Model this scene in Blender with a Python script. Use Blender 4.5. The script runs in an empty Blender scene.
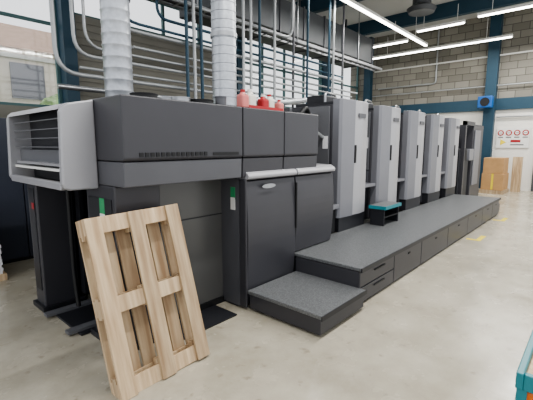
import bpy, bmesh, math, random
from mathutils import Vector, Matrix
random.seed(3)
S = bpy.context.scene
COL = S.collection
try:
    S.view_settings.look = 'AgX - Medium High Contrast'
    S.view_settings.exposure = 0.22
except Exception:
    pass

def lin(c):
    return tuple(((v/255)/12.92 if v/255 <= 0.04045 else (((v/255)+0.055)/1.055)**2.4) for v in c)

def mat(name, rgb, rough=0.5, metal=0.0, var=0.0, scale=8.0, bump=0.0, emit=None, es=0.0, alpha=None, coat=0.0):
    m = bpy.data.materials.new(name); m.use_nodes = True
    nt = m.node_tree; b = nt.nodes['Principled BSDF']
    c = lin(rgb)
    b.inputs['Base Color'].default_value = (*c, 1)
    b.inputs['Roughness'].default_value = rough
    b.inputs['Metallic'].default_value = metal
    b.inputs['Coat Weight'].default_value = coat
    if emit:
        b.inputs['Emission Color'].default_value = (*lin(emit), 1)
        b.inputs['Emission Strength'].default_value = es
    if var > 0 or bump > 0:
        tc = nt.nodes.new('ShaderNodeTexCoord')
        n = nt.nodes.new('ShaderNodeTexNoise'); n.inputs['Scale'].default_value = scale
        n.inputs['Detail'].default_value = 5
        nt.links.new(tc.outputs['Object'], n.inputs['Vector'])
        if var > 0:
            r = nt.nodes.new('ShaderNodeValToRGB')
            r.color_ramp.elements[0].position = 0.3; r.color_ramp.elements[1].position = 0.7
            r.color_ramp.elements[0].color = (*[v*(1-var) for v in c], 1)
            r.color_ramp.elements[1].color = (*[min(1, v*(1+var)) for v in c], 1)
            nt.links.new(n.outputs['Fac'], r.inputs['Fac'])
            nt.links.new(r.outputs['Color'], b.inputs['Base Color'])
        if bump > 0:
            bp = nt.nodes.new('ShaderNodeBump'); bp.inputs['Strength'].default_value = bump
            bp.inputs['Distance'].default_value = 0.01
            nt.links.new(n.outputs['Fac'], bp.inputs['Height'])
            nt.links.new(bp.outputs['Normal'], b.inputs['Normal'])
    return m

# ---------- materials
M_dark = mat('press_slate_paint', (61, 61, 66), 0.38, 0.0, 0.05, 3)
M_dark2 = mat('press_slate_low', (86, 87, 92), 0.4, 0.0, 0.05, 3)
M_dark3 = mat('press_charcoal', (37, 38, 43), 0.45, 0, 0.06, 3)
M_mid = mat('press_midgrey', (102, 103, 107), 0.4, 0.0, 0.04, 3)
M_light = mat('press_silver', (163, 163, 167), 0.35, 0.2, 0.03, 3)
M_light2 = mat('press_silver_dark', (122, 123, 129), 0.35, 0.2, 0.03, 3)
M_panel = mat('guard_panel', (96, 96, 95), 0.3, 0.2, 0.05, 2)
M_black = mat('black_rubber', (20, 21, 24), 0.55)
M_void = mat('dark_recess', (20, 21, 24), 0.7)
M_steel = mat('steel', (165, 167, 170), 0.3, 0.8, 0.08, 20)
M_galv = mat('galvanised_duct', (180, 184, 190), 0.32, 0.6, 0.1, 25)
M_white = mat('white_paint', (225, 225, 222), 0.5)
M_pipe = mat('pipe_grey', (165, 168, 170), 0.4, 0.4)
M_teal = mat('teal_steel', (33, 66, 84), 0.5, 0, 0.05, 4)
M_cart = mat('cart_teal', (40, 125, 135), 0.4)
M_blue = mat('blue_paint', (30, 90, 160), 0.4)
M_red = mat('red_plastic', (160, 36, 40), 0.4)
M_pink = mat('red_translucent_plastic', (200, 120, 115), 0.35)
M_orange = mat('orange_plastic', (215, 110, 40), 0.5)
M_yellow = mat('yellow_tape', (225, 205, 60), 0.5)
M_green = mat('green_label', (60, 150, 100), 0.5)
M_bottle = mat('white_plastic', (212, 210, 200), 0.35)
M_card = mat('cardboard', (178, 142, 100), 0.8, 0, 0.08, 6)
M_paper = mat('paper_white', (225, 225, 228), 0.7, 0, 0.05, 40)
M_lamp = mat('tube_light', (255, 255, 255), 0.5, emit=(255, 252, 245), es=9)
M_clad = mat('wall_cladding', (128, 126, 118), 0.7, 0, 0.06, 2)
M_hvac = mat('hvac_grey', (86, 89, 92), 0.5, 0.2, 0.05, 2)
M_ceil = mat('ceiling_paint', (205, 206, 205), 0.8, 0, 0.04, 1)
M_lowwall = mat('lower_wall_paint', (226, 224, 218), 0.7, 0, 0.03, 2)
M_frame = mat('window_frame', (78, 110, 112), 0.5)
M_bld = mat('outside_building', (218, 210, 196), 0.9, 0, 0.1, 0.6)
M_tree = mat('outside_foliage', (140, 165, 115), 0.9, 0, 0.4, 1.5)
M_blockout = mat('outside_ground', (170, 170, 165), 0.9, 0, 0.1, 1)

def m_speckle():
    m = mat('platform_tread', (104, 106, 108), 0.4, 0.1)
    nt = m.node_tree; b = nt.nodes['Principled BSDF']
    tc = nt.nodes.new('ShaderNodeTexCoord')
    n = nt.nodes.new('ShaderNodeTexVoronoi'); n.inputs['Scale'].default_value = 75
    nt.links.new(tc.outputs['Object'], n.inputs['Vector'])
    r = nt.nodes.new('ShaderNodeValToRGB')
    r.color_ramp.elements[0].position = 0.1; r.color_ramp.elements[1].position = 0.6
    r.color_ramp.elements[0].color = (*lin((124, 126, 128)), 1)
    r.color_ramp.elements[1].color = (*lin((97, 99, 101)), 1)
    nt.links.new(n.outputs['Distance'], r.inputs['Fac'])
    nt.links.new(r.outputs['Color'], b.inputs['Base Color'])
    bp = nt.nodes.new('ShaderNodeBump'); bp.inputs['Strength'].default_value = 0.12; bp.inputs['Distance'].default_value = 0.003
    bp.invert = True
    nt.links.new(n.outputs['Distance'], bp.inputs['Height']); nt.links.new(bp.outputs['Normal'], b.inputs['Normal'])
    return m
M_tread = m_speckle()

def m_floor():
    m = mat('epoxy_floor', (186, 180, 164), 0.25)
    nt = m.node_tree; b = nt.nodes['Principled BSDF']
    tc = nt.nodes.new('ShaderNodeTexCoord')
    n = nt.nodes.new('ShaderNodeTexNoise'); n.inputs['Scale'].default_value = 1.3; n.inputs['Detail'].default_value = 9
    n.inputs['Roughness'].default_value = 0.7
    nt.links.new(tc.outputs['Object'], n.inputs['Vector'])
    r = nt.nodes.new('ShaderNodeValToRGB')
    r.color_ramp.elements[0].position = 0.3; r.color_ramp.elements[1].position = 0.68
    r.color_ramp.elements[0].color = (*lin((154, 147, 131)), 1)
    r.color_ramp.elements[1].color = (*lin((190, 184, 169)), 1)
    nt.links.new(n.outputs['Fac'], r.inputs['Fac'])
    n3 = nt.nodes.new('ShaderNodeTexNoise'); n3.inputs['Scale'].default_value = 9; n3.inputs['Detail'].default_value = 8
    nt.links.new(tc.outputs['Object'], n3.inputs['Vector'])
    r3 = nt.nodes.new('ShaderNodeValToRGB'); r3.color_ramp.elements[0].position = 0.62; r3.color_ramp.elements[1].position = 0.72
    r3.color_ramp.elements[0].color = (0, 0, 0, 1); r3.color_ramp.elements[1].color = (0.55, 0.55, 0.55, 1)
    nt.links.new(n3.outputs['Fac'], r3.inputs['Fac'])
    mx = nt.nodes.new('ShaderNodeMixRGB'); mx.inputs['Color2'].default_value = (*lin((118, 108, 94)), 1)
    nt.links.new(r3.outputs['Color'], mx.inputs['Fac']); nt.links.new(r.outputs['Color'], mx.inputs['Color1'])
    nt.links.new(mx.outputs['Color'], b.inputs['Base Color'])
    n2 = nt.nodes.new('ShaderNodeTexNoise'); n2.inputs['Scale'].default_value = 4; n2.inputs['Detail'].default_value = 6
    nt.links.new(tc.outputs['Object'], n2.inputs['Vector'])
    mr = nt.nodes.new('ShaderNodeMapRange'); mr.inputs[1].default_value = 0.3; mr.inputs[2].default_value = 0.7
    mr.inputs[3].default_value = 0.14; mr.inputs[4].default_value = 0.32
    nt.links.new(n2.outputs['Fac'], mr.inputs[0]); nt.links.new(mr.outputs[0], b.inputs['Roughness'])
    return m
M_floor = m_floor()

def m_brick():
    m = mat('concrete_block', (150, 148, 142), 0.85)
    nt = m.node_tree; b = nt.nodes['Principled BSDF']
    tc = nt.nodes.new('ShaderNodeTexCoord'); sp = nt.nodes.new('ShaderNodeSeparateXYZ'); cb = nt.nodes.new('ShaderNodeCombineXYZ')
    ad = nt.nodes.new('ShaderNodeMath'); ad.operation = 'ADD'
    nt.links.new(tc.outputs['Object'], sp.inputs[0])
    nt.links.new(sp.outputs['X'], ad.inputs[0]); nt.links.new(sp.outputs['Y'], ad.inputs[1])
    nt.links.new(ad.outputs[0], cb.inputs['X']); nt.links.new(sp.outputs['Z'], cb.inputs['Y'])
    br = nt.nodes.new('ShaderNodeTexBrick')
    br.inputs['Scale'].default_value = 1.0; br.inputs['Brick Width'].default_value = 0.5; br.inputs['Row Height'].default_value = 0.25
    br.inputs['Mortar Size'].default_value = 0.012
    br.inputs['Color1'].default_value = (*lin((120, 117, 109)), 1)
    br.inputs['Color2'].default_value = (*lin((146, 143, 134)), 1)
    br.inputs['Mortar'].default_value = (*lin((90, 88, 82)), 1)
    nt.links.new(cb.outputs[0], br.inputs['Vector']); nt.links.new(br.outputs['Color'], b.inputs['Base Color'])
    return m
M_brick = m_brick()

def m_wood():
    m = mat('pine_wood', (205, 172, 125), 0.65)
    nt = m.node_tree; b = nt.nodes['Principled BSDF']
    tc = nt.nodes.new('ShaderNodeTexCoord'); mp = nt.nodes.new('ShaderNodeMapping')
    mp.inputs['Scale'].default_value = (22, 22, 1.8)
    oi = nt.nodes.new('ShaderNodeObjectInfo'); ad = nt.nodes.new('ShaderNodeVectorMath'); ad.operation = 'ADD'
    sc = nt.nodes.new('ShaderNodeMath'); sc.operation = 'MULTIPLY'; sc.inputs[1].default_value = 40
    nt.links.new(oi.outputs['Random'], sc.inputs[0])
    nt.links.new(tc.outputs['Object'], mp.inputs[0]); nt.links.new(mp.outputs[0], ad.inputs[0]); nt.links.new(sc.outputs[0], ad.inputs[1])
    n = nt.nodes.new('ShaderNodeTexNoise'); n.inputs['Scale'].default_value = 1.0; n.inputs['Detail'].default_value = 6
    nt.links.new(ad.outputs[0], n.inputs['Vector'])
    r = nt.nodes.new('ShaderNodeValToRGB')
    r.color_ramp.elements[0].position = 0.3; r.color_ramp.elements[1].position = 0.66
    r.color_ramp.elements[0].color = (*lin((166, 134, 98)), 1)
    r.color_ramp.elements[1].color = (*lin((216, 192, 156)), 1)
    nt.links.new(n.outputs['Fac'], r.inputs['Fac'])
    hv = nt.nodes.new('ShaderNodeHueSaturation'); hv.inputs['Saturation'].default_value = 0.92
    mr = nt.nodes.new('ShaderNodeMapRange'); mr.inputs[3].default_value = 0.72; mr.inputs[4].default_value = 1.1
    nt.links.new(oi.outputs['Random'], mr.inputs[0]); nt.links.new(mr.outputs[0], hv.inputs['Value'])
    nt.links.new(r.outputs['Color'], hv.inputs['Color']); nt.links.new(hv.outputs['Color'], b.inputs['Base Color'])
    return m
M_wood = m_wood()

def m_glass():
    m = bpy.data.materials.new('window_glass'); m.use_nodes = True
    nt = m.node_tree; nt.nodes.clear()
    o = nt.nodes.new('ShaderNodeOutputMaterial'); t = nt.nodes.new('ShaderNodeBsdfTransparent'); g = nt.nodes.new('ShaderNodeBsdfGlossy')
    g.inputs['Roughness'].default_value = 0.05; mx = nt.nodes.new('ShaderNodeMixShader'); mx.inputs[0].default_value = 0.06
    nt.links.new(t.outputs[0], mx.inputs[1]); nt.links.new(g.outputs[0], mx.inputs[2]); nt.links.new(mx.outputs[0], o.inputs[0])
    return m
M_glass = m_glass()

# ---------- geometry helpers
def empty(name, loc=(0, 0, 0), rot=(0, 0, 0)):
    e = bpy.data.objects.new(name, None); e.location = loc; e.rotation_euler = rot
    e.empty_display_size = 0.2
    COL.objects.link(e); return e

def obj(name, bm, m, parent=None, smooth=False):
    me = bpy.data.meshes.new(name)
    bmesh.ops.recalc_face_normals(bm, faces=bm.faces)
    if smooth:
        for f in bm.faces: f.smooth = True
    bm.to_mesh(me); bm.free()
    me.materials.append(m)
    o = bpy.data.objects.new(name, me); COL.objects.link(o)
    if parent: o.parent = parent
    return o

def box(name, x0, x1, y0, y1, z0, z1, m, parent=None, bev=0.0, seg=2):
    bm = bmesh.new()
    bmesh.ops.create_cube(bm, size=1.0)
    for v in bm.verts:
        v.co = Vector(((x0+x1)/2 + v.co.x*(x1-x0), (y0+y1)/2 + v.co.y*(y1-y0), (z0+z1)/2 + v.co.z*(z1-z0)))
    o = obj(name, bm, m, parent)
    if bev > 0:
        md = o.modifiers.new('b', 'BEVEL'); md.width = bev; md.segments = seg; md.limit_method = 'ANGLE'
    return o

def prism(name, pts, axis, a0, a1, m, parent=None, bev=0.0, smooth=False):
    bm = bmesh.new()
    def P(p, a):
        return {'x': (a, p[0], p[1]), 'y': (p[0], a, p[1]), 'z': (p[0], p[1], a)}[axis]
    A = [bm.verts.new(P(p, a0)) for p in pts]; B = [bm.verts.new(P(p, a1)) for p in pts]
    bm.faces.new(A); bm.faces.new(list(reversed(B)))
    n = len(pts)
    for i in range(n):
        f = bm.faces.new((A[i], A[(i+1) % n], B[(i+1) % n], B[i]))
        f.smooth = smooth
    o = obj(name, bm, m, parent)
    if bev > 0:
        md = o.modifiers.new('b', 'BEVEL'); md.width = bev; md.segments = 2; md.limit_method = 'ANGLE'; md.angle_limit = 0.6
    return o

def lathe(name, prof, cx, cy, m, parent=None, seg=32):
    bm = bmesh.new(); rings = []
    for r, z in prof:
        rings.append([bm.verts.new((cx + max(r, 1e-4)*math.cos(2*math.pi*i/seg), cy + max(r, 1e-4)*math.sin(2*math.pi*i/seg), z)) for i in range(seg)])
    for a, b in zip(rings, rings[1:]):
        for i in range(seg):
            bm.faces.new((a[i], a[(i+1) % seg], b[(i+1) % seg], b[i]))
    bm.faces.new(rings[0]); bm.faces.new(rings[-1])
    o = obj(name, bm, m, parent, smooth=True)
    md = o.modifiers.new('e', 'EDGE_SPLIT'); md.split_angle = 0.7
    return o

def pipe(name, pts, r, m, parent=None, bevr=0.12):
    P = [Vector(p) for p in pts]; Q = [P[0]]
    for i in range(1, len(P)-1):
        a, b, c = P[i-1], P[i], P[i+1]
        d = min(bevr, (a-b).length*0.45, (c-b).length*0.45)
        s = b + (a-b).normalized()*d; e = b + (c-b).normalized()*d
        for k in range(6):
            t = k/5; Q.append(s*(1-t)**2 + b*2*t*(1-t) + e*t*t)
    Q.append(P[-1])
    cu = bpy.data.curves.new(name, 'CURVE'); cu.dimensions = '3D'; cu.bevel_depth = r; cu.bevel_resolution = 3; cu.use_fill_caps = True
    sp = cu.splines.new('POLY'); sp.points.add(len(Q)-1)
    for i, q in enumerate(Q): sp.points[i].co = (*q, 1)
    cu.materials.append(m)
    o = bpy.data.objects.new(name, cu); COL.objects.link(o)
    if parent: o.parent = parent
    return o

# ================= ROOM =================
box('floor', -6, 16.3, -6, 9, -0.2, 0, M_floor)
HC = 6.2
box('ceiling', -2, 16.3, -4, 9, HC, HC+0.15, M_ceil)
we = empty('wall_end')
box('block_upper', 16, 16.3, -3, 9, 3.25, HC, M_brick, we)
box('lower_painted', 16, 16.3, -3, 9, 0, 3.25, M_lowwall, we)
box('ring_beam', 15.9, 16.0, -3, 9, 2.85, 3.25, M_teal, we)
box('end_pillar', 15.75, 16.0, 3.05, 3.4, 0, HC, M_teal, we)
box('end_pillar_b', 15.75, 16.0, 7.9, 8.2, 0, HC, M_teal, we)
pipe('conduit_a', [(15.93, 3.0, 2.6), (15.93, -2, 2.6)], 0.03, M_pipe, we)
pipe('conduit_b', [(15.85, 7.8, 3.7), (15.85, -2, 3.7)], 0.025, M_pipe, we)
pipe('conduit_c', [(15.95, 7.8, 4.75), (15.95, 1.2, 4.75), (15.95, 1.2, 3.3)], 0.03, M_white, we)
pipe('conduit_d', [(15.95, 5.2, HC-.01), (15.95, 5.2, 4.0), (15.95, 7.6, 4.0)], 0.03, M_pipe, we)
wb = empty('wall_back')
Yb = 8.5
bays = [(-2.0, 3.25, 2.35, 5.7), (3.5, 8.1, 4.3, 5.9), (8.35, 13.0, 2.9, 5.4), (13.25, 15.98, 2.9, 5.4)]
for i, (a, b, s, h) in enumerate(bays):
    box('sill_wall_%d' % i, a, b, Yb, Yb+0.25, 0, s, M_clad, wb)
    box('header_wall_%d' % i, a, b, Yb, Yb+0.25, h, HC, M_clad, wb)
    w = empty('window_%d' % (i+1))
    n = max(2, round((b-a)/1.2))
    fr = 0.06
    for k in range(n+1):
        x = a + fr/2 + (b-a-fr)*k/n
        box('mullion_%d' % k, x-fr/2, x+fr/2, Yb+0.08, Yb+0.16, s, h, M_frame, w)
    nz = 2
    for k in range(nz+1):
        z = s + fr/2 + (h-s-fr)*k/nz
        box('rail_%d' % k, a, b, Yb+0.09, Yb+0.15, z-fr/2, z+fr/2, M_frame, w)
    box('pane', a, b, Yb+0.115, Yb+0.125, s, h, M_glass, w)
for k, x in enumerate((3.25, 8.1, 13.0)):
    box('wall_pillar_%d' % k, x, x+0.25, Yb-0.2, Yb+0.25, 0, HC, M_teal, wb)
for k in range(16):
    z = 1.9 + k*0.15
    box('clad_rib_%d' % k, 3.5, 8.1, Yb-0.02, Yb, z, z+0.11, M_clad, wb)
for k, x in enumerate((4.0, 7.2, 10.4, 13.7)):  # teal girders across the hall, under the ceiling
    box('girder_%d' % (k+1), x, x+0.2, -3.5, 8.25, HC-0.45, HC, M_teal)

# outside
box('outside_ground', -30, 45, 9.2, 60, -0.4, -0.2, M_blockout)
ob = empty('neighbour_building')
box('facade', -8, 14, 22, 28, -0.2, 6.2, M_bld, ob)
prism('roof', [(21.5, 6.2), (28.5, 6.2), (26, 8.4)], 'x', -8.3, 14.3, mat('roof_tile', (180, 155, 138), 0.8, 0, 0.1, 3), ob)
for r in range(2):
    for k in range(8):
        x = -7+k*2.6
        box('facade_window_%d_%d' % (r, k), x, x+1.5, 21.9, 22.0, 1.2+r*2.7, 2.9+r*2.7, M_light2, ob)
        box('facade_band_%d_%d' % (r, k), x-0.5, x+2.1, 21.85, 21.9, 3.1+r*2.7, 3.3+r*2.7, M_white, ob)
tr = empty('hedge')
bm = bmesh.new()
for k in range(26):
    mtx = Matrix.Translation((-9+k*1.5+random.random(), 17+random.random()*2, 1.4+random.random()*1.8))
    bmesh.ops.create_icosphere(bm, subdivisions=3, radius=1.1+random.random()*0.5, matrix=mtx)
for v in bm.verts: v.co += Vector((random.uniform(-.15, .15), random.uniform(-.15, .15), random.uniform(-.15, .15)))
obj('foliage', bm, M_tree, tr)

# hvac duct
hv = empty('rectangular_air_duct')
box('duct_body', 5.4, 12.7, 6.3, 7.4, 4.4, 5.2, M_hvac, hv, 0.02)
for k in range(8):
    x = 5.6+k*1.0
    box('flange_%d' % k, x, x+0.04, 6.27, 7.43, 4.37, 5.23, M_dark2, hv)
for k in range(3):
    x = 6.5+k*2.6
    box('hanger_%d' % k, x, x+0.05, 6.8, 6.85, 5.2, HC-0.46, M_dark, hv)

# tube lamps
def tube(x0, x1, y0, y1, z):
    e = empty('fluorescent_lamp')
    box('housing', x0, x1, y0, y1, z+0.03, z+0.1, M_white, e)
    d = 0.02
    box('tube', x0+d, x1-d, y0+d, y1-d, z, z+0.03, M_lamp, e)
    if x1-x0 > y1-y0:
        for k in (0.15, 0.85):
            X = x0+(x1-x0)*k; box('rod_%d' % int(k*100), X, X+0.015, (y0+y1)/2, (y0+y1)/2+0.015, z+0.1, HC-0.46, M_white, e)
    else:
        for k in (0.15, 0.85):
            Y = y0+(y1-y0)*k; box('rod_%d' % int(k*100), (x0+x1)/2, (x0+x1)/2+0.015, Y, Y+0.015, z+0.1, HC-0.46, M_white, e)
    return e
tube(7.3, 14.0, 4.9, 5.02, 5.0)
tube(12.6, 12.72, 3.4, 4.8, 5.15)
tube(12.9, 13.02, 5.2, 8.2, 5.0)
tube(12.3, 12.42, 0.6, 3.0, 5.15)
tube(14.6, 14.72, 2.5, 7.4, 5.0)
tube(1.0, 6.5, 1.0, 1.12, 5.0)  # unseen tube row added above the foreground to light it
tube(7.3, 12.0, 1.0, 1.12, 5.0)  # unseen continuation of that row, added for illumination
rv = empty('round_air_diffuser')
lathe('diffuser_cone', [(0.05, 5.55), (0.36, 5.5), (0.42, 5.62), (0.26, 5.72), (0.26, 6.19)], 12.0, 4.45, M_hvac, rv)

# ================= PRESS =================
P = empty('printing_press')
xA, xB = 1.30, 3.68
yF, yR = 2.46, 4.35
for (a, b, nm) in ((xA, 2.455, 'a'), (2.465, 3.055, 'b'), (3.065, xB, 'c')):
    prism('delivery_cover_'+nm, [(yF, 1.94), (yF, 1.50), (yF+0.015, 1.485), (yR, 1.485), (yR, 1.94)], 'x', a, b, M_dark, P, 0.01)
    prism('delivery_skirt_'+nm, [(yF+0.012, 1.48), (yF+0.02, 1.30), (yR, 1.30), (yR, 1.48)], 'x', a+0.005, b, M_dark2 if nm == 'a' else M_dark, P, 0.008)
for k in range(14):
    x = 1.42+k*0.045
    box('louvre_%d' % k, x, x+0.03, yF-0.006, yF+0.01, 1.515, 1.545, M_black, P)
box('louvre_b', 2.1, 2.4, yF-0.004, yF+0.01, 1.515, 1.54, M_black, P)
# hood
hp = [(1.30, 1.27), (1.09, 1.27), (1.055, 1.285), (1.04, 1.32), (1.06, 1.83), (1.075, 1.87), (1.11, 1.895), (1.30, 1.935)]
prism('hood_side_near', hp, 'y', 2.86, 2.92, M_light, P, 0.012)
prism('hood_side_far', hp, 'y', 4.09, 4.14, M_light, P, 0.012)
prism('hood_roof', [(1.06, 1.85), (1.09, 1.89), (1.30, 1.93), (1.30, 1.90), (1.10, 1.86)], 'y', 2.92, 4.09, M_light, P)
box('hood_bottom_bar', 1.045, 1.09, 2.92, 4.09, 1.27, 1.33, M_light, P, 0.01)
box('hood_interior', 1.24, 1.30, 2.92, 4.09, 1.30, 1.88, M_dark3, P)
box('hood_shelf', 1.09, 1.24, 2.92, 4.09, 1.40, 1.42, M_white, P)
box('hood_sheet', 1.08, 1.20, 3.0, 4.0, 1.44, 1.46, M_light, P)
box('hood_rack', 1.14, 1.16, 2.92, 4.09, 1.46, 1.56, M_mid, P)
for k in range(4):
    z = 1.58+k*0.07
    box('hood_glass_slat_%d' % k, 1.10, 1.11, 2.93, 4.08, z, z+0.008, M_mid, P)
def leg(nm, x0, x1, y0, y1):
    box(nm+'_post', x0, x1, y0, y1, 0.03, 1.30, M_dark, P, 0.012)
    box(nm+'_foot', x0-0.03, x1+0.05, y0-0.03, y1+0.03, 0.0, 0.05, M_dark3, P, 0.005)
    box(nm+'_inset', x0-0.006, x0, y0+0.05, y1-0.05, 0.2, 1.2, M_dark3, P)
leg('far_leg', 1.18, 1.50, 3.90, 4.14)
leg('near_leg', 1.30, 1.68, 2.62, 3.10)
box('leg_label', 1.293, 1.3, 2.78, 2.86, 1.08, 1.2, M_green, P)
box('leg_label_w', 1.292, 1.3, 2.78, 2.86, 1.02, 1.08, M_white, P)
box('leg_switch', 1.17, 1.19, 3.96, 4.02, 1.0, 1.06, M_red, P)
pipe('chain_guard', [(1.35, 3.6, 1.28), (1.35, 3.6, 0.4), (1.35, 3.55, 0.1)], 0.02, M_black, P)
box('pile_guide_a', 1.52, 1.56, 3.80, 3.9, 0.1, 1.3, M_dark3, P)
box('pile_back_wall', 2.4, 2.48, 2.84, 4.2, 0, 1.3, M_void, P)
box('pile_far_wall', 1.5, 2.4, 4.12, 4.2, 0, 1.3, M_dark3, P)
box('pile_plate', 1.2, 2.35, 3.15, 3.85, 0.0, 0.02, M_dark3, P, 0.005)
box('pile_rail_a', 1.12, 2.3, 3.2, 3.28, 0.02, 0.045, M_mid, P)
box('pile_rail_b', 1.12, 2.3, 3.7, 3.78, 0.02, 0.045, M_mid, P)
box('floor_pad', 1.72, 2.35, 2.45, 2.77, 0.0, 0.012, M_dark3, P)
# recessed guard panel
box('guard_panel', 1.68, 2.5, 2.80, 2.84, 0.06, 1.30, M_panel, P)
box('guard_seam', 1.68, 2.5, 2.795, 2.80, 0.92, 0.93, M_dark3, P)
box('guard_post', 1.70, 1.76, 2.77, 2.80, 0.06, 1.30, M_dark, P)
box('guard_base', 1.68, 2.5, 2.78, 2.84, 0.0, 0.06, M_black, P)
def cab(nm, x0, x1, z0, m1):
    n = 10; pts = []
    for i in range(n+1):
        t = i/n; z = z0 + (1.26-z0)*t
        pts.append((2.49 - 0.035*math.sin(t*math.pi*0.9), z))
    pts += [(2.62, 1.27), (2.62, z0)]
    prism(nm+'_door', pts, 'x', x0, x1, m1, P, 0.006)
    prism(nm+'_top', [(2.485, 1.272), (2.445, 1.285), (2.44, 1.31), (2.455, 1.335), (2.50, 1.36), (2.9, 1.375), (2.9, 1.275)], 'x', x0, x1, M_light, P, 0.006)
cab('cabinet_l', 2.51, 3.26, 0.02, M_dark)
cab('cabinet_r', 3.28, 4.04, 0.41, M_dark)
box('cabinet_core', 2.5, 4.06, 2.60, 4.2, 0.0, 1.30, M_dark3, P)
box('cabinet_side', 2.485, 2.50, 2.55, 2.84, 0.02, 1.28, M_dark2, P)
box('cabinet_side_front', 2.485, 2.51, 2.46, 2.55, 0.02, 1.28, M_dark, P, 0.01)
box('cabinet_label', 2.48, 2.485, 2.60, 2.66, 1.08, 1.2, M_green, P)
box('cabinet_label_w', 2.478, 2.485, 2.60, 2.66, 0.98, 1.1, M_white, P)
box('cabinet_grip', 3.25, 3.265, 2.44, 2.46, 0.7, 1.2, M_black, P)
bm = bmesh.new()
vs = [bm.verts.new((2.80+0.1*math.cos(a*math.pi/16), 2.443, 1.2+0.022*math.sin(a*math.pi/16))) for a in range(32)]
bm.faces.new(vs); obj('badge', bm, M_steel, P)
# machinery between delivery and units
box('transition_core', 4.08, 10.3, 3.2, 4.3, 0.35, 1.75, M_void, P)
box('transition_top', 3.69, 4.46, 3.25, 4.3, 1.30, 1.95, M_dark3, P, 0.02)
box('transition_frame', 3.70, 3.76, 2.9, 3.3, 1.30, 2.05, M_dark, P, 0.01)
for k in range(5):
    x = 3.82+k*0.13
    box('trans_rib_%d' % k, x, x+0.05, 3.1, 3.25, 1.35, 1.98, M_dark2 if k % 2 else M_dark, P)
pipe('trans_hose', [(3.7, 2.9, 1.75), (3.95, 2.85, 1.6), (4.2, 2.9, 1.8), (4.46, 2.9, 1.7)], 0.025, M_pipe, P)
pipe('trans_hose_b', [(3.9, 3.0, 1.3), (3.9, 2.95, 1.9), (4.1, 2.95, 2.1), (4.4, 3.1, 2.0)], 0.03, M_black, P)
box('trans_box', 3.85, 4.05, 2.85, 2.95, 1.42, 1.58, M_mid, P, 0.01)
box('trans_tag', 3.88, 3.98, 2.845, 2.85, 1.46, 1.54, M_paper, P)
box('trans_step', 4.08, 4.46, 2.62, 2.95, 0.74, 0.80, M_light2, P, 0.01)
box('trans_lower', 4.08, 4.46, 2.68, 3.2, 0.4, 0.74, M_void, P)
box('trans_upper', 4.08, 4.46, 2.98, 3.2, 0.8, 1.3, M_dark3, P)
# towers
for i in range(5):
    x0 = 4.46 + 1.19*i; w = 0.80
    box('unit_body_%d' % i, x0, x0+w, 2.76, 4.3, 0.4, 2.14, M_dark, P, 0.015)
    box('unit_foot_%d' % i, x0+0.03, x0+w-0.03, 2.64, 2.76, 0.4, 0.60, M_dark3, P)
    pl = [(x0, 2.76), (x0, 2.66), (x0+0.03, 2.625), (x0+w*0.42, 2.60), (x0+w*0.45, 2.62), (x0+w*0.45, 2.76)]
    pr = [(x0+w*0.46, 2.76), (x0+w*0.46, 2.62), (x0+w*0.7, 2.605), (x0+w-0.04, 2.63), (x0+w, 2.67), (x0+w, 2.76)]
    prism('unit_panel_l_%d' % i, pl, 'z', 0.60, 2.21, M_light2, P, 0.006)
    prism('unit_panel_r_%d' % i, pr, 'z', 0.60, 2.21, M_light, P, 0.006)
    box('unit_cap_%d' % i, x0+0.02, x0+w-0.02, 2.74, 3.4, 2.14, 2.18, M_dark3, P)
    box('unit_grip_%d' % i, x0+w*0.43, x0+w*0.48, 2.59, 2.62, 1.35, 1.6, M_black, P, 0.005)
    box('unit_logo_%d' % i, x0+w*0.55, x0+w*0.8, 2.598, 2.61, 1.98, 2.04, M_dark2, P)
    box('unit_side_panel_%d' % i, x0-0.012, x0, 2.80, 3.2, 1.2, 2.12, M_mid, P, 0.006)
    box('unit_side_low_%d' % i, x0-0.012, x0, 2.80, 3.2, 0.45, 1.18, M_dark2, P, 0.006)
    box('unit_side_tag_%d' % i, x0-0.018, x0-0.012, 2.82, 2.9, 1.55, 1.72, M_paper, P)
    box('unit_side_box_%d' % i, x0-0.05, x0, 2.85, 3.2, 0.95, 1.15, M_light2, P, 0.01)
    box('unit_top_motor_%d' % i, x0+0.15, x0+0.5, 3.0, 3.3, 2.18, 2.30, M_dark3, P, 0.02)
    pipe('unit_top_hose_%d' % i, [(x0+0.1, 2.95, 2.18), (x0+0.1, 2.95, 2.32), (x0+0.6, 3.1, 2.34), (x0+0.7, 3.1, 2.18)], 0.018, M_steel, P, bevr=0.06)
    if i < 4:
        g0, g1 = x0+w, x0+1.19
        box('gap_core_%d' % i, g0, g1, 2.80, 4.3, 0.4, 0.95, M_dark3, P)
        box('gap_ledge_%d' % i, g0+0.01, g1-0.01, 2.66, 2.95, 0.95, 1.0, M_light2, P, 0.01)
        prism('gap_guard_%d' % i, [(2.95, 1.0), (2.86, 1.05), (2.84, 1.5), (3.0, 1.7), (3.2, 1.7), (3.2, 1.0)], 'x', g0+0.02, g1-0.02, M_dark3, P, 0.01)
        box('gap_tag_%d' % i, g0+0.12, g0+0.2, 2.83, 2.84, 1.32, 1.42, M_orange if i % 2 else M_paper, P)
        for r in range(2):
            bm = bmesh.new()
            bmesh.ops.create_cone(bm, cap_ends=True, segments=20, radius1=0.09, radius2=0.09, depth=g1-g0-0.02,
                                  matrix=Matrix.Translation(((g0+g1)/2, 3.05+0.2*r, 1.82)) @ Matrix.Rotation(math.pi/2, 4, 'Y'))
            obj('roller_%d_%d' % (i, r), bm, M_steel, P, True)
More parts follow.
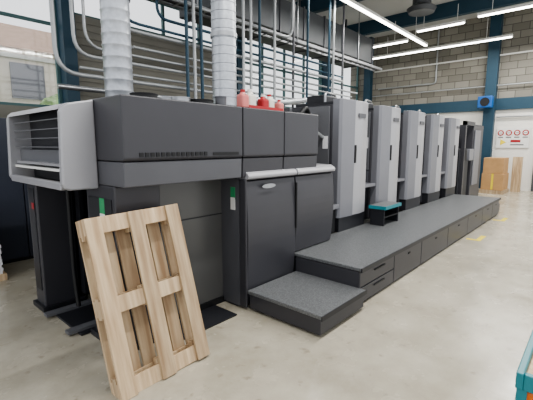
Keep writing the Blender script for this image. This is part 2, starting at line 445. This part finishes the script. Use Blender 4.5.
# platform
pe = 10.0; ps0 = 3.28
box('platform_top', ps0, pe, 1.655, 2.66, 0.365, 0.40, M_tread, P, 0.006)
box('platform_edge', ps0-0.01, pe+0.005, 1.645, 1.66, 0.36, 0.402, M_dark3, P)
box('platform_core', ps0+0.02, pe-0.02, 1.70, 2.64, 0.0, 0.365, M_dark3, P)
xs = [ps0+0.005, 4.12, 5.0, 6.15, 7.3, 8.4, 9.3, 9.99]
for k in range(7):
    if k == 0:
        for d in range(2):
            box('drawer_%d' % d, xs[0], xs[1]-0.012, 1.675, 1.70, 0.03+d*0.165, 0.185+d*0.165, M_dark, P, 0.006)
            box('drawer_grip_%d' % d, 3.6, 3.85, 1.665, 1.675, 0.135+d*0.165, 0.15+d*0.165, M_black, P)
    else:
        box('skirt_%d' % k, xs[k], xs[k+1]-0.012, 1.675, 1.70, 0.03, 0.35, M_dark, P, 0.006)
        box('skirt_lock_%d' % k, (xs[k]+xs[k+1])/2-0.03, (xs[k]+xs[k+1])/2+0.03, 1.668, 1.675, 0.27, 0.29, M_black, P)
box('platform_end', ps0-0.002, ps0+0.02, 1.68, 2.46, 0.03, 0.36, M_dark, P)
box('plinth', ps0+0.02, pe, 1.72, 2.6, 0, 0.03, M_black, P)
box('end_step', pe, pe+0.55, 1.75, 2.5, 0.0, 0.2, M_dark, P, 0.01)
box('step_top', 2.50, ps0, 1.60, 2.46, 0.165, 0.20, M_tread, P, 0.006)
box('step_lip', 2.49, ps0+0.005, 1.592, 1.602, 0.16, 0.202, M_dark3, P)
box('step_front', 2.51, ps0-0.005, 1.62, 2.44, 0.02, 0.165, M_dark, P, 0.006)
box('step_plinth', 2.55, ps0-0.01, 1.67, 2.42, 0, 0.02, M_black, P)
# feeder
box('feeder_body', 10.42, 11.3, 2.7, 4.3, 0.0, 1.5, M_dark3, P, 0.02)
box('feeder_tower', 11.4, 12.5, 2.65, 4.3, 0.0, 2.15, M_dark, P, 0.02)
box('feeder_panel', 11.5, 12.1, 2.62, 2.65, 0.5, 2.0, M_light2, P, 0.01)
box('feeder_frame_a', 10.5, 10.6, 2.62, 2.7, 0.0, 2.2, M_dark, P)
box('feeder_frame_b', 10.5, 11.4, 2.62, 2.7, 2.1, 2.2, M_dark, P)
box('feeder_screen', 10.75, 11.15, 2.55, 2.62, 1.2, 1.5, M_light2, P, 0.01)

# step stool
st = empty('step_stool')
sx0, sx1, sy0, sy1 = 5.27, 5.82, 2.32, 2.58
box('stool_top', sx0, sx1, sy0, sy1, 0.67, 0.70, M_tread, st, 0.005)
box('stool_rim', sx0-0.01, sx1+0.01, sy0-0.015, sy0, 0.65, 0.70, M_cart, st)
box('stool_rim_side', sx0-0.015, sx0, sy0-0.01, sy1, 0.65, 0.70, M_cart, st)
box('stool_side_a', sx0+0.01, sx0+0.03, sy0+0.02, sy1-0.02, 0.402, 0.67, M_dark3, st)
box('stool_side_b', sx1-0.03, sx1-0.01, sy0+0.02, sy1-0.02, 0.402, 0.67, M_dark3, st)
box('stool_tread', sx0+0.03, sx1-0.03, sy0+0.02, sy1-0.04, 0.52, 0.54, M_black, st)
box('stool_back', sx0+0.03, sx1-0.03, sy1-0.04, sy1-0.02, 0.402, 0.67, M_dark3, st)

# spiral ducts
def spiral(x, y, r, z0, z1):
    e = empty('spiral_duct'); prof = [(r*1.15, z0), (r*1.15, z0+0.05)]
    z = z0+0.05
    while z < z1-0.12:
        prof += [(r, z), (r, z+0.085), (r*1.03, z+0.09), (r*1.03, z+0.1)]
        z += 0.1
    prof += [(r, z1)]
    lathe('duct', prof, x, y, M_galv, e, 36)
    lathe('clamp', [(r*1.1, z0+0.95), (r*1.1, z0+1.0)], x, y, M_steel, e, 36)
    return e
spiral(1.80, 3.42, 0.125, 1.945, HC-0.005)
spiral(3.30, 3.62, 0.15, 1.945, HC-0.005)

def jerry(x, y, z, h, m, capm, w=0.12, d=0.09):
    e = empty('plastic_jerrycan')
    box('body', x-w/2, x+w/2, y-d/2, y+d/2, z, z+h*0.75, m, e, 0.02, 3)
    lathe('neck', [(w*0.35, z+h*0.75), (w*0.2, z+h*0.88), (w*0.2, z+h*0.9)], x, y, m, e, 16)
    lathe('cap', [(w*0.24, z+h*0.88), (w*0.24, z+h)], x, y, capm, e, 16)
T = 1.941
jerry(2.62, 2.62, T, 0.18, M_pink, M_red, 0.10)
jerry(2.76, 2.66, T, 0.20, M_bottle, M_white, 0.11)
jerry(2.91, 2.62, T, 0.16, M_red, M_white, 0.10)
jerry(3.05, 2.66, T, 0.18, M_bottle, M_red, 0.09)
jerry(3.16, 2.62, T, 0.13, M_pink, M_red, 0.08)
e = empty('red_tray')
box('tray_base', 2.56, 3.05, 2.48, 2.54, T, T+0.008, M_red, e)
box('tray_lip', 2.56, 3.05, 2.475, 2.48, T, T+0.025, M_red, e)
box('tray_end', 3.05, 3.055, 2.475, 2.54, T, T+0.025, M_red, e)
for (x, y, r, h, m) in ((1.62, 2.7, 0.10, 0.05, M_black), (1.95, 2.68, 0.08, 0.05, M_steel), (2.15, 2.66, 0.10, 0.045, M_black), (2.34, 2.62, 0.05, 0.09, M_dark2), (2.02, 2.9, 0.12, 0.07, M_steel)):
    e = empty('ink_can')
    lathe('can', [(r, T), (r, T+h*0.85), (r*1.05, T+h*0.86), (r*1.05, T+h), (r*0.9, T+h)], x, y, m, e, 24)

# pipes
pr = empty('pipe_rack')
Y5 = 5.3
pipe('pipe_a', [(2.2, Y5, HC-.01), (2.2, Y5, 2.78), (9.5, Y5, 2.78)], 0.025, M_pipe, pr, bevr=0.25)
pipe('pipe_a2', [(2.35, Y5, HC-.01), (2.35, Y5, 2.9), (9.5, Y5, 2.9)], 0.02, M_pipe, pr, bevr=0.25)
pipe('pipe_b', [(2.0, Y5+.1, HC-.01), (2.0, Y5+.1, 2.54), (10, Y5+.1, 2.54)], 0.03, M_pipe, pr, bevr=0.3)
pipe('pipe_b2', [(2.3, Y5+.1, 2.64), (10, Y5+.1, 2.64)], 0.02, M_pipe, pr)
pipe('pipe_c', [(2.75, Y5, HC-.01), (2.75, Y5, 3.25), (9, Y5, 3.25)], 0.03, M_pipe, pr, bevr=0.3)
pipe('pipe_c2', [(2.85, Y5, HC-.01), (2.85, Y5, 3.36), (9, Y5, 3.36)], 0.022, M_teal, pr, bevr=0.3)
pipe('pipe_d', [(2.0, Y5+.1, 2.36), (11, Y5+.1, 2.36)], 0.035, M_steel, pr)
pipe('pipe_e', [(3.0, Y5+.05, 3.9), (6.9, Y5+.05, 3.9), (6.9, Y5+.05, HC-.01)], 0.03, M_pipe, pr, bevr=0.3)
pipe('pipe_f', [(1.6, Y5+.2, 4.1), (3.6, Y5+.2, 4.1), (3.6, Y5+.2, 3.6), (8.5, Y5+.2, 3.6)], 0.025, M_teal, pr, bevr=0.2)
pipe('pipe_g', [(3.1, Y5+.1, 3.05), (10, Y5+.1, 3.05)], 0.022, M_pipe, pr)
for k, (x, z0) in enumerate(((3.95, 2.0), (4.1, 2.2), (4.25, 1.9), (5.25, 2.0), (5.7, 2.0), (6.15, 2.3), (7.3, 2.0), (5.45, 2.4), (8.2, 2.1), (8.4, 2.1))):
    pipe('drop_%d' % k, [(x, Y5-.08, HC-.01), (x, Y5-.08, z0)], 0.028, M_pipe if k % 2 else M_teal, pr)
for k in range(4):
    x = 2.8+k*2.2
    box('rack_strut_%d' % k, x, x+0.04, Y5+.24, Y5+.28, 0, HC-.01, M_dark2, pr)
ctr = empty('cable_tray')
for yy in (5.75, 6.02):
    box('tray_side_%d' % (yy*100), 3.6, 12.3, yy, yy+0.015, 4.05, 4.12, M_steel, ctr)
for k in range(29):
    box('tray_rung_%d' % k, 3.65+k*0.3, 3.68+k*0.3, 5.765, 6.02, 4.055, 4.07, M_steel, ctr)
for k in range(3):
    pipe('cable_%d' % k, [(3.6, 5.81+k*0.07, 4.09), (12.3, 5.81+k*0.07, 4.09)], 0.018, (M_black, M_dark2, M_black)[k], ctr)
for k in range(3):
    x = 4.6+k*3.0
    box('tray_hanger_%d' % k, x, x+0.02, 5.73, 5.75, 4.05, HC-0.46, M_steel, ctr)
fx = empty('flexible_hose')
pipe('hose_silver', [(3.95, 3.95, 1.95), (3.95, 3.95, 2.25), (5.2, 4.2, 2.32), (6.4, 4.6, 2.5)], 0.05, M_galv, fx, bevr=0.25)

# neighbouring dark cabinets
nc = empty('control_cabinet_row')
M_navy = mat('navy_cabinet', (52, 57, 70), 0.45, 0, 0.05, 2)
for k in range(5):
    x = -1.2+k*0.95
    box('cabinet_%d' % k, x, x+0.94, 5.9, 6.7, 0.05, 1.95, M_navy, nc, 0.01)
    box('handle_%d' % k, x+0.08, x+0.11, 5.88, 5.9, 0.9, 1.1, M_black, nc)
box('base', -1.2, 3.55, 5.95, 6.65, 0, 0.05, M_black, nc)
ps = empty('paper_stack')
box('skid', 0.47, 1.19, 5.2, 5.75, 0, 0.08, M_wood, ps)
for k in range(24):
    d = random.uniform(-.01, .01)
    box('ream_%d' % k, 0.50+d, 1.16+d, 5.23, 5.72, 0.08+k*0.035, 0.113+k*0.035, M_paper, ps)

# ================= PALLET =================
W, L = 0.71, 1.18
x0p, yb = 1.015, 2.10
lean = math.radians(15.5)
pa = empty('wooden_pallet', (x0p, yb, 0.0), (-lean, math.radians(-1.5), 0))
pb = 0.11
for i, xx in enumerate((0, (W-pb)/2, W-pb)):
    box('runner_%d' % i, xx, xx+pb, 0, 0.022, 0, L, M_wood, pa, 0.003)
    for j, zz in enumerate((0, (L-0.14)/2, L-0.14)):
        box('block_%d_%d' % (i, j), xx, xx+pb, 0.045, 0.100, zz, zz+0.14, M_wood, pa, 0.003)
for j, zz in enumerate((0, (L-0.11)/2, L-0.11)):
    box('stringer_%d' % j, 0, W, 0.0225, 0.045, zz, zz+0.11, M_wood, pa, 0.003)
    box('stringer_back_%d' % j, 0, W, 0.100, 0.122, zz, zz+0.11, M_wood, pa, 0.003)
dw = [0.10]*6; gap = (W-sum(dw))/5; xx = 0
for i, w_ in enumerate(dw):
    box('deck_board_%d' % i, xx, xx+w_, 0.122, 0.144, 0, L, M_wood, pa, 0.003); xx += w_+gap

# ================= CART =================
ct = empty('workshop_cart')
box('cart_top', 1.88, 2.9, -0.42, 0.16, 0.585, 0.60, M_wood, ct)
box('rim_side', 1.85, 2.93, 0.16, 0.19, 0.55, 0.625, M_cart, ct, 0.005)
box('rim_far', 1.85, 2.93, -0.45, -0.42, 0.55, 0.625, M_cart, ct, 0.005)
box('rim_end_a', 1.85, 1.88, -0.42, 0.16, 0.55, 0.625, M_cart, ct, 0.005)
box('rim_end_b', 2.90, 2.93, -0.42, 0.16, 0.55, 0.625, M_cart, ct, 0.005)
for a in (1.86, 2.88):
    for b in (-0.44, 0.145):
        box('cart_leg_%d_%d' % (a*100, b*100), a, a+0.04, b, b+0.04, 0.12, 0.56, M_cart, ct)
        bm = bmesh.new()
        bmesh.ops.create_cone(bm, cap_ends=True, segments=20, radius1=0.06, radius2=0.06, depth=0.03,
                              matrix=Matrix.Translation((a+0.02, b+0.02, 0.06)) @ Matrix.Rotation(math.pi/2, 4, 'X'))
        obj('wheel_%d_%d' % (a*100, b*100), bm, M_black, ct)
box('cart_shelf', 1.87, 2.91, -0.43, 0.17, 0.2, 0.23, M_wood, ct)
box('cart_bin', 1.87, 2.3, -0.2, 0.165, 0.44, 0.54, M_orange, ct, 0.01)
box('cart_drawer', 1.87, 2.3, -0.4, 0.16, 0.23, 0.43, M_dark3, ct, 0.01)

# ================= Far right =================
bx = empty('cardboard_box_stack')
box('pallet_base', 14.2, 15.2, 2.3, 3.0, 0, 0.12, M_wood, bx)
box('box_low', 14.25, 15.15, 2.33, 2.97, 0.12, 0.66, M_card, bx, 0.01)
box('box_high', 14.28, 15.1, 2.36, 2.95, 0.66, 1.18, M_card, bx, 0.01)
box('tape', 14.245, 14.25, 2.62, 2.68, 0.14, 0.66, M_yellow, bx)
wp = empty('wooden_board_stack')
for k in range(3):
    box('board_%d' % k, 15.3+k*0.05, 15.34+k*0.05, 2.0, 2.28, 0, 1.2, M_wood, wp)
sg = empty('safety_sign_board')
box('board', 15.96, 15.99, 1.95, 2.95, 1.5, 2.2, M_white, sg)
def disc(nm, y, z, r, m, par, x=15.955, seg=20):
    bm = bmesh.new()
    bmesh.ops.create_cone(bm, cap_ends=True, segments=seg, radius1=r, radius2=r, depth=0.01,
                          matrix=Matrix.Translation((x, y, z)) @ Matrix.Rotation(math.pi/2, 4, 'Y') @ Matrix.Rotation(math.pi if seg == 3 else 0, 4, 'Z'))
    obj(nm, bm, m, par)
for k in range(4):
    y = 2.82-0.25*k
    disc('prohibit_ring_%d' % k, y, 2.03, 0.10, M_red, sg)
    disc('prohibit_core_%d' % k, y, 2.03, 0.062, M_white, sg, 15.948)
    box('prohibit_bar_%d' % k, 15.938, 15.944, y-0.05, y+0.05, 2.02, 2.035, M_black, sg)
    box('caption_%d' % k, 15.95, 15.955, y-0.08, y+0.08, 1.86, 1.89, M_mid, sg)
disc('warning', 2.75, 1.7, 0.12, M_yellow, sg, 15.955, 3)
box('text_a', 15.95, 15.955, 2.2, 2.5, 1.70, 1.78, M_red, sg)
box('text_b', 15.95, 15.955, 2.1, 2.5, 1.6, 1.63, M_mid, sg)
dr = empty('door_1')
box('leaf', 15.95, 15.99, 0.75, 1.66, 0.0, 2.15, M_white, dr)
box('frame_l', 15.93, 15.995, 1.66, 1.76, 0, 2.23, M_hvac, dr)
box('frame_t', 15.93, 15.995, 0.75, 1.66, 2.15, 2.23, M_hvac, dr)
box('handle', 15.9, 15.95, 1.55, 1.6, 1.0, 1.04, M_steel, dr)
fh = empty('blue_fan_heater')
box('heater_box', 15.25, 15.55, 3.05, 3.5, 2.9, 3.3, M_blue, fh, 0.03)
box('heater_bracket', 15.55, 15.745, 3.2, 3.3, 3.05, 3.15, M_dark, fh)
disc('heater_fan', 3.27, 3.1, 0.15, M_black, fh, 15.245)
for k, (x, y) in enumerate(((7.0, 1.40), (9.2, 1.42))):
    e = empty('floor_tape')
    box('strip_a', x, x+0.45, y, y+0.08, 0.0, 0.003, M_yellow, e)
    box('strip_b', x, x+0.08, y+0.08, y+0.22, 0.0, 0.003, M_yellow, e)

# ================= LIGHT =================
def area(name, loc, sx, sy, e, rot=(0, 0, 0)):
    l = bpy.data.lights.new(name, 'AREA'); l.shape = 'RECTANGLE'; l.size = sx; l.size_y = sy; l.energy = e
    l.color = (1, 0.98, 0.94)
    o = bpy.data.objects.new(name, l); o.location = loc; o.rotation_euler = rot; COL.objects.link(o)
area('overhead_area_light', (3.7, 1.06, 4.95), 5.4, 0.12, 210)  # added light below the unseen foreground tubes
area('overhead_area_light', (9.6, 1.06, 4.95), 4.6, 0.12, 190)  # added light below the farther unseen tubes
area('overhead_area_light', (10.6, 4.96, 4.95), 6.6, 0.12, 130)
area('overhead_area_light', (14.3, 1.5, 4.95), 0.3, 3, 140)  # added light without a fixture, brightens the far end

w = bpy.data.worlds.new('sky_world'); S.world = w; w.use_nodes = True
bg = w.node_tree.nodes['Background']; bg.inputs[0].default_value = (0.95, 0.97, 1.0, 1); bg.inputs[1].default_value = 1.25

# ================= CAMERA =================
cam = bpy.data.cameras.new('camera'); co = bpy.data.objects.new('camera', cam); COL.objects.link(co)
co.location = (0, 0, 1.6); co.rotation_euler = (math.radians(90-8.3), 0, math.radians(41.5-90))
cam.sensor_width = 36; cam.lens = 377/533*36; cam.clip_start = 0.05; cam.clip_end = 200
S.camera = co
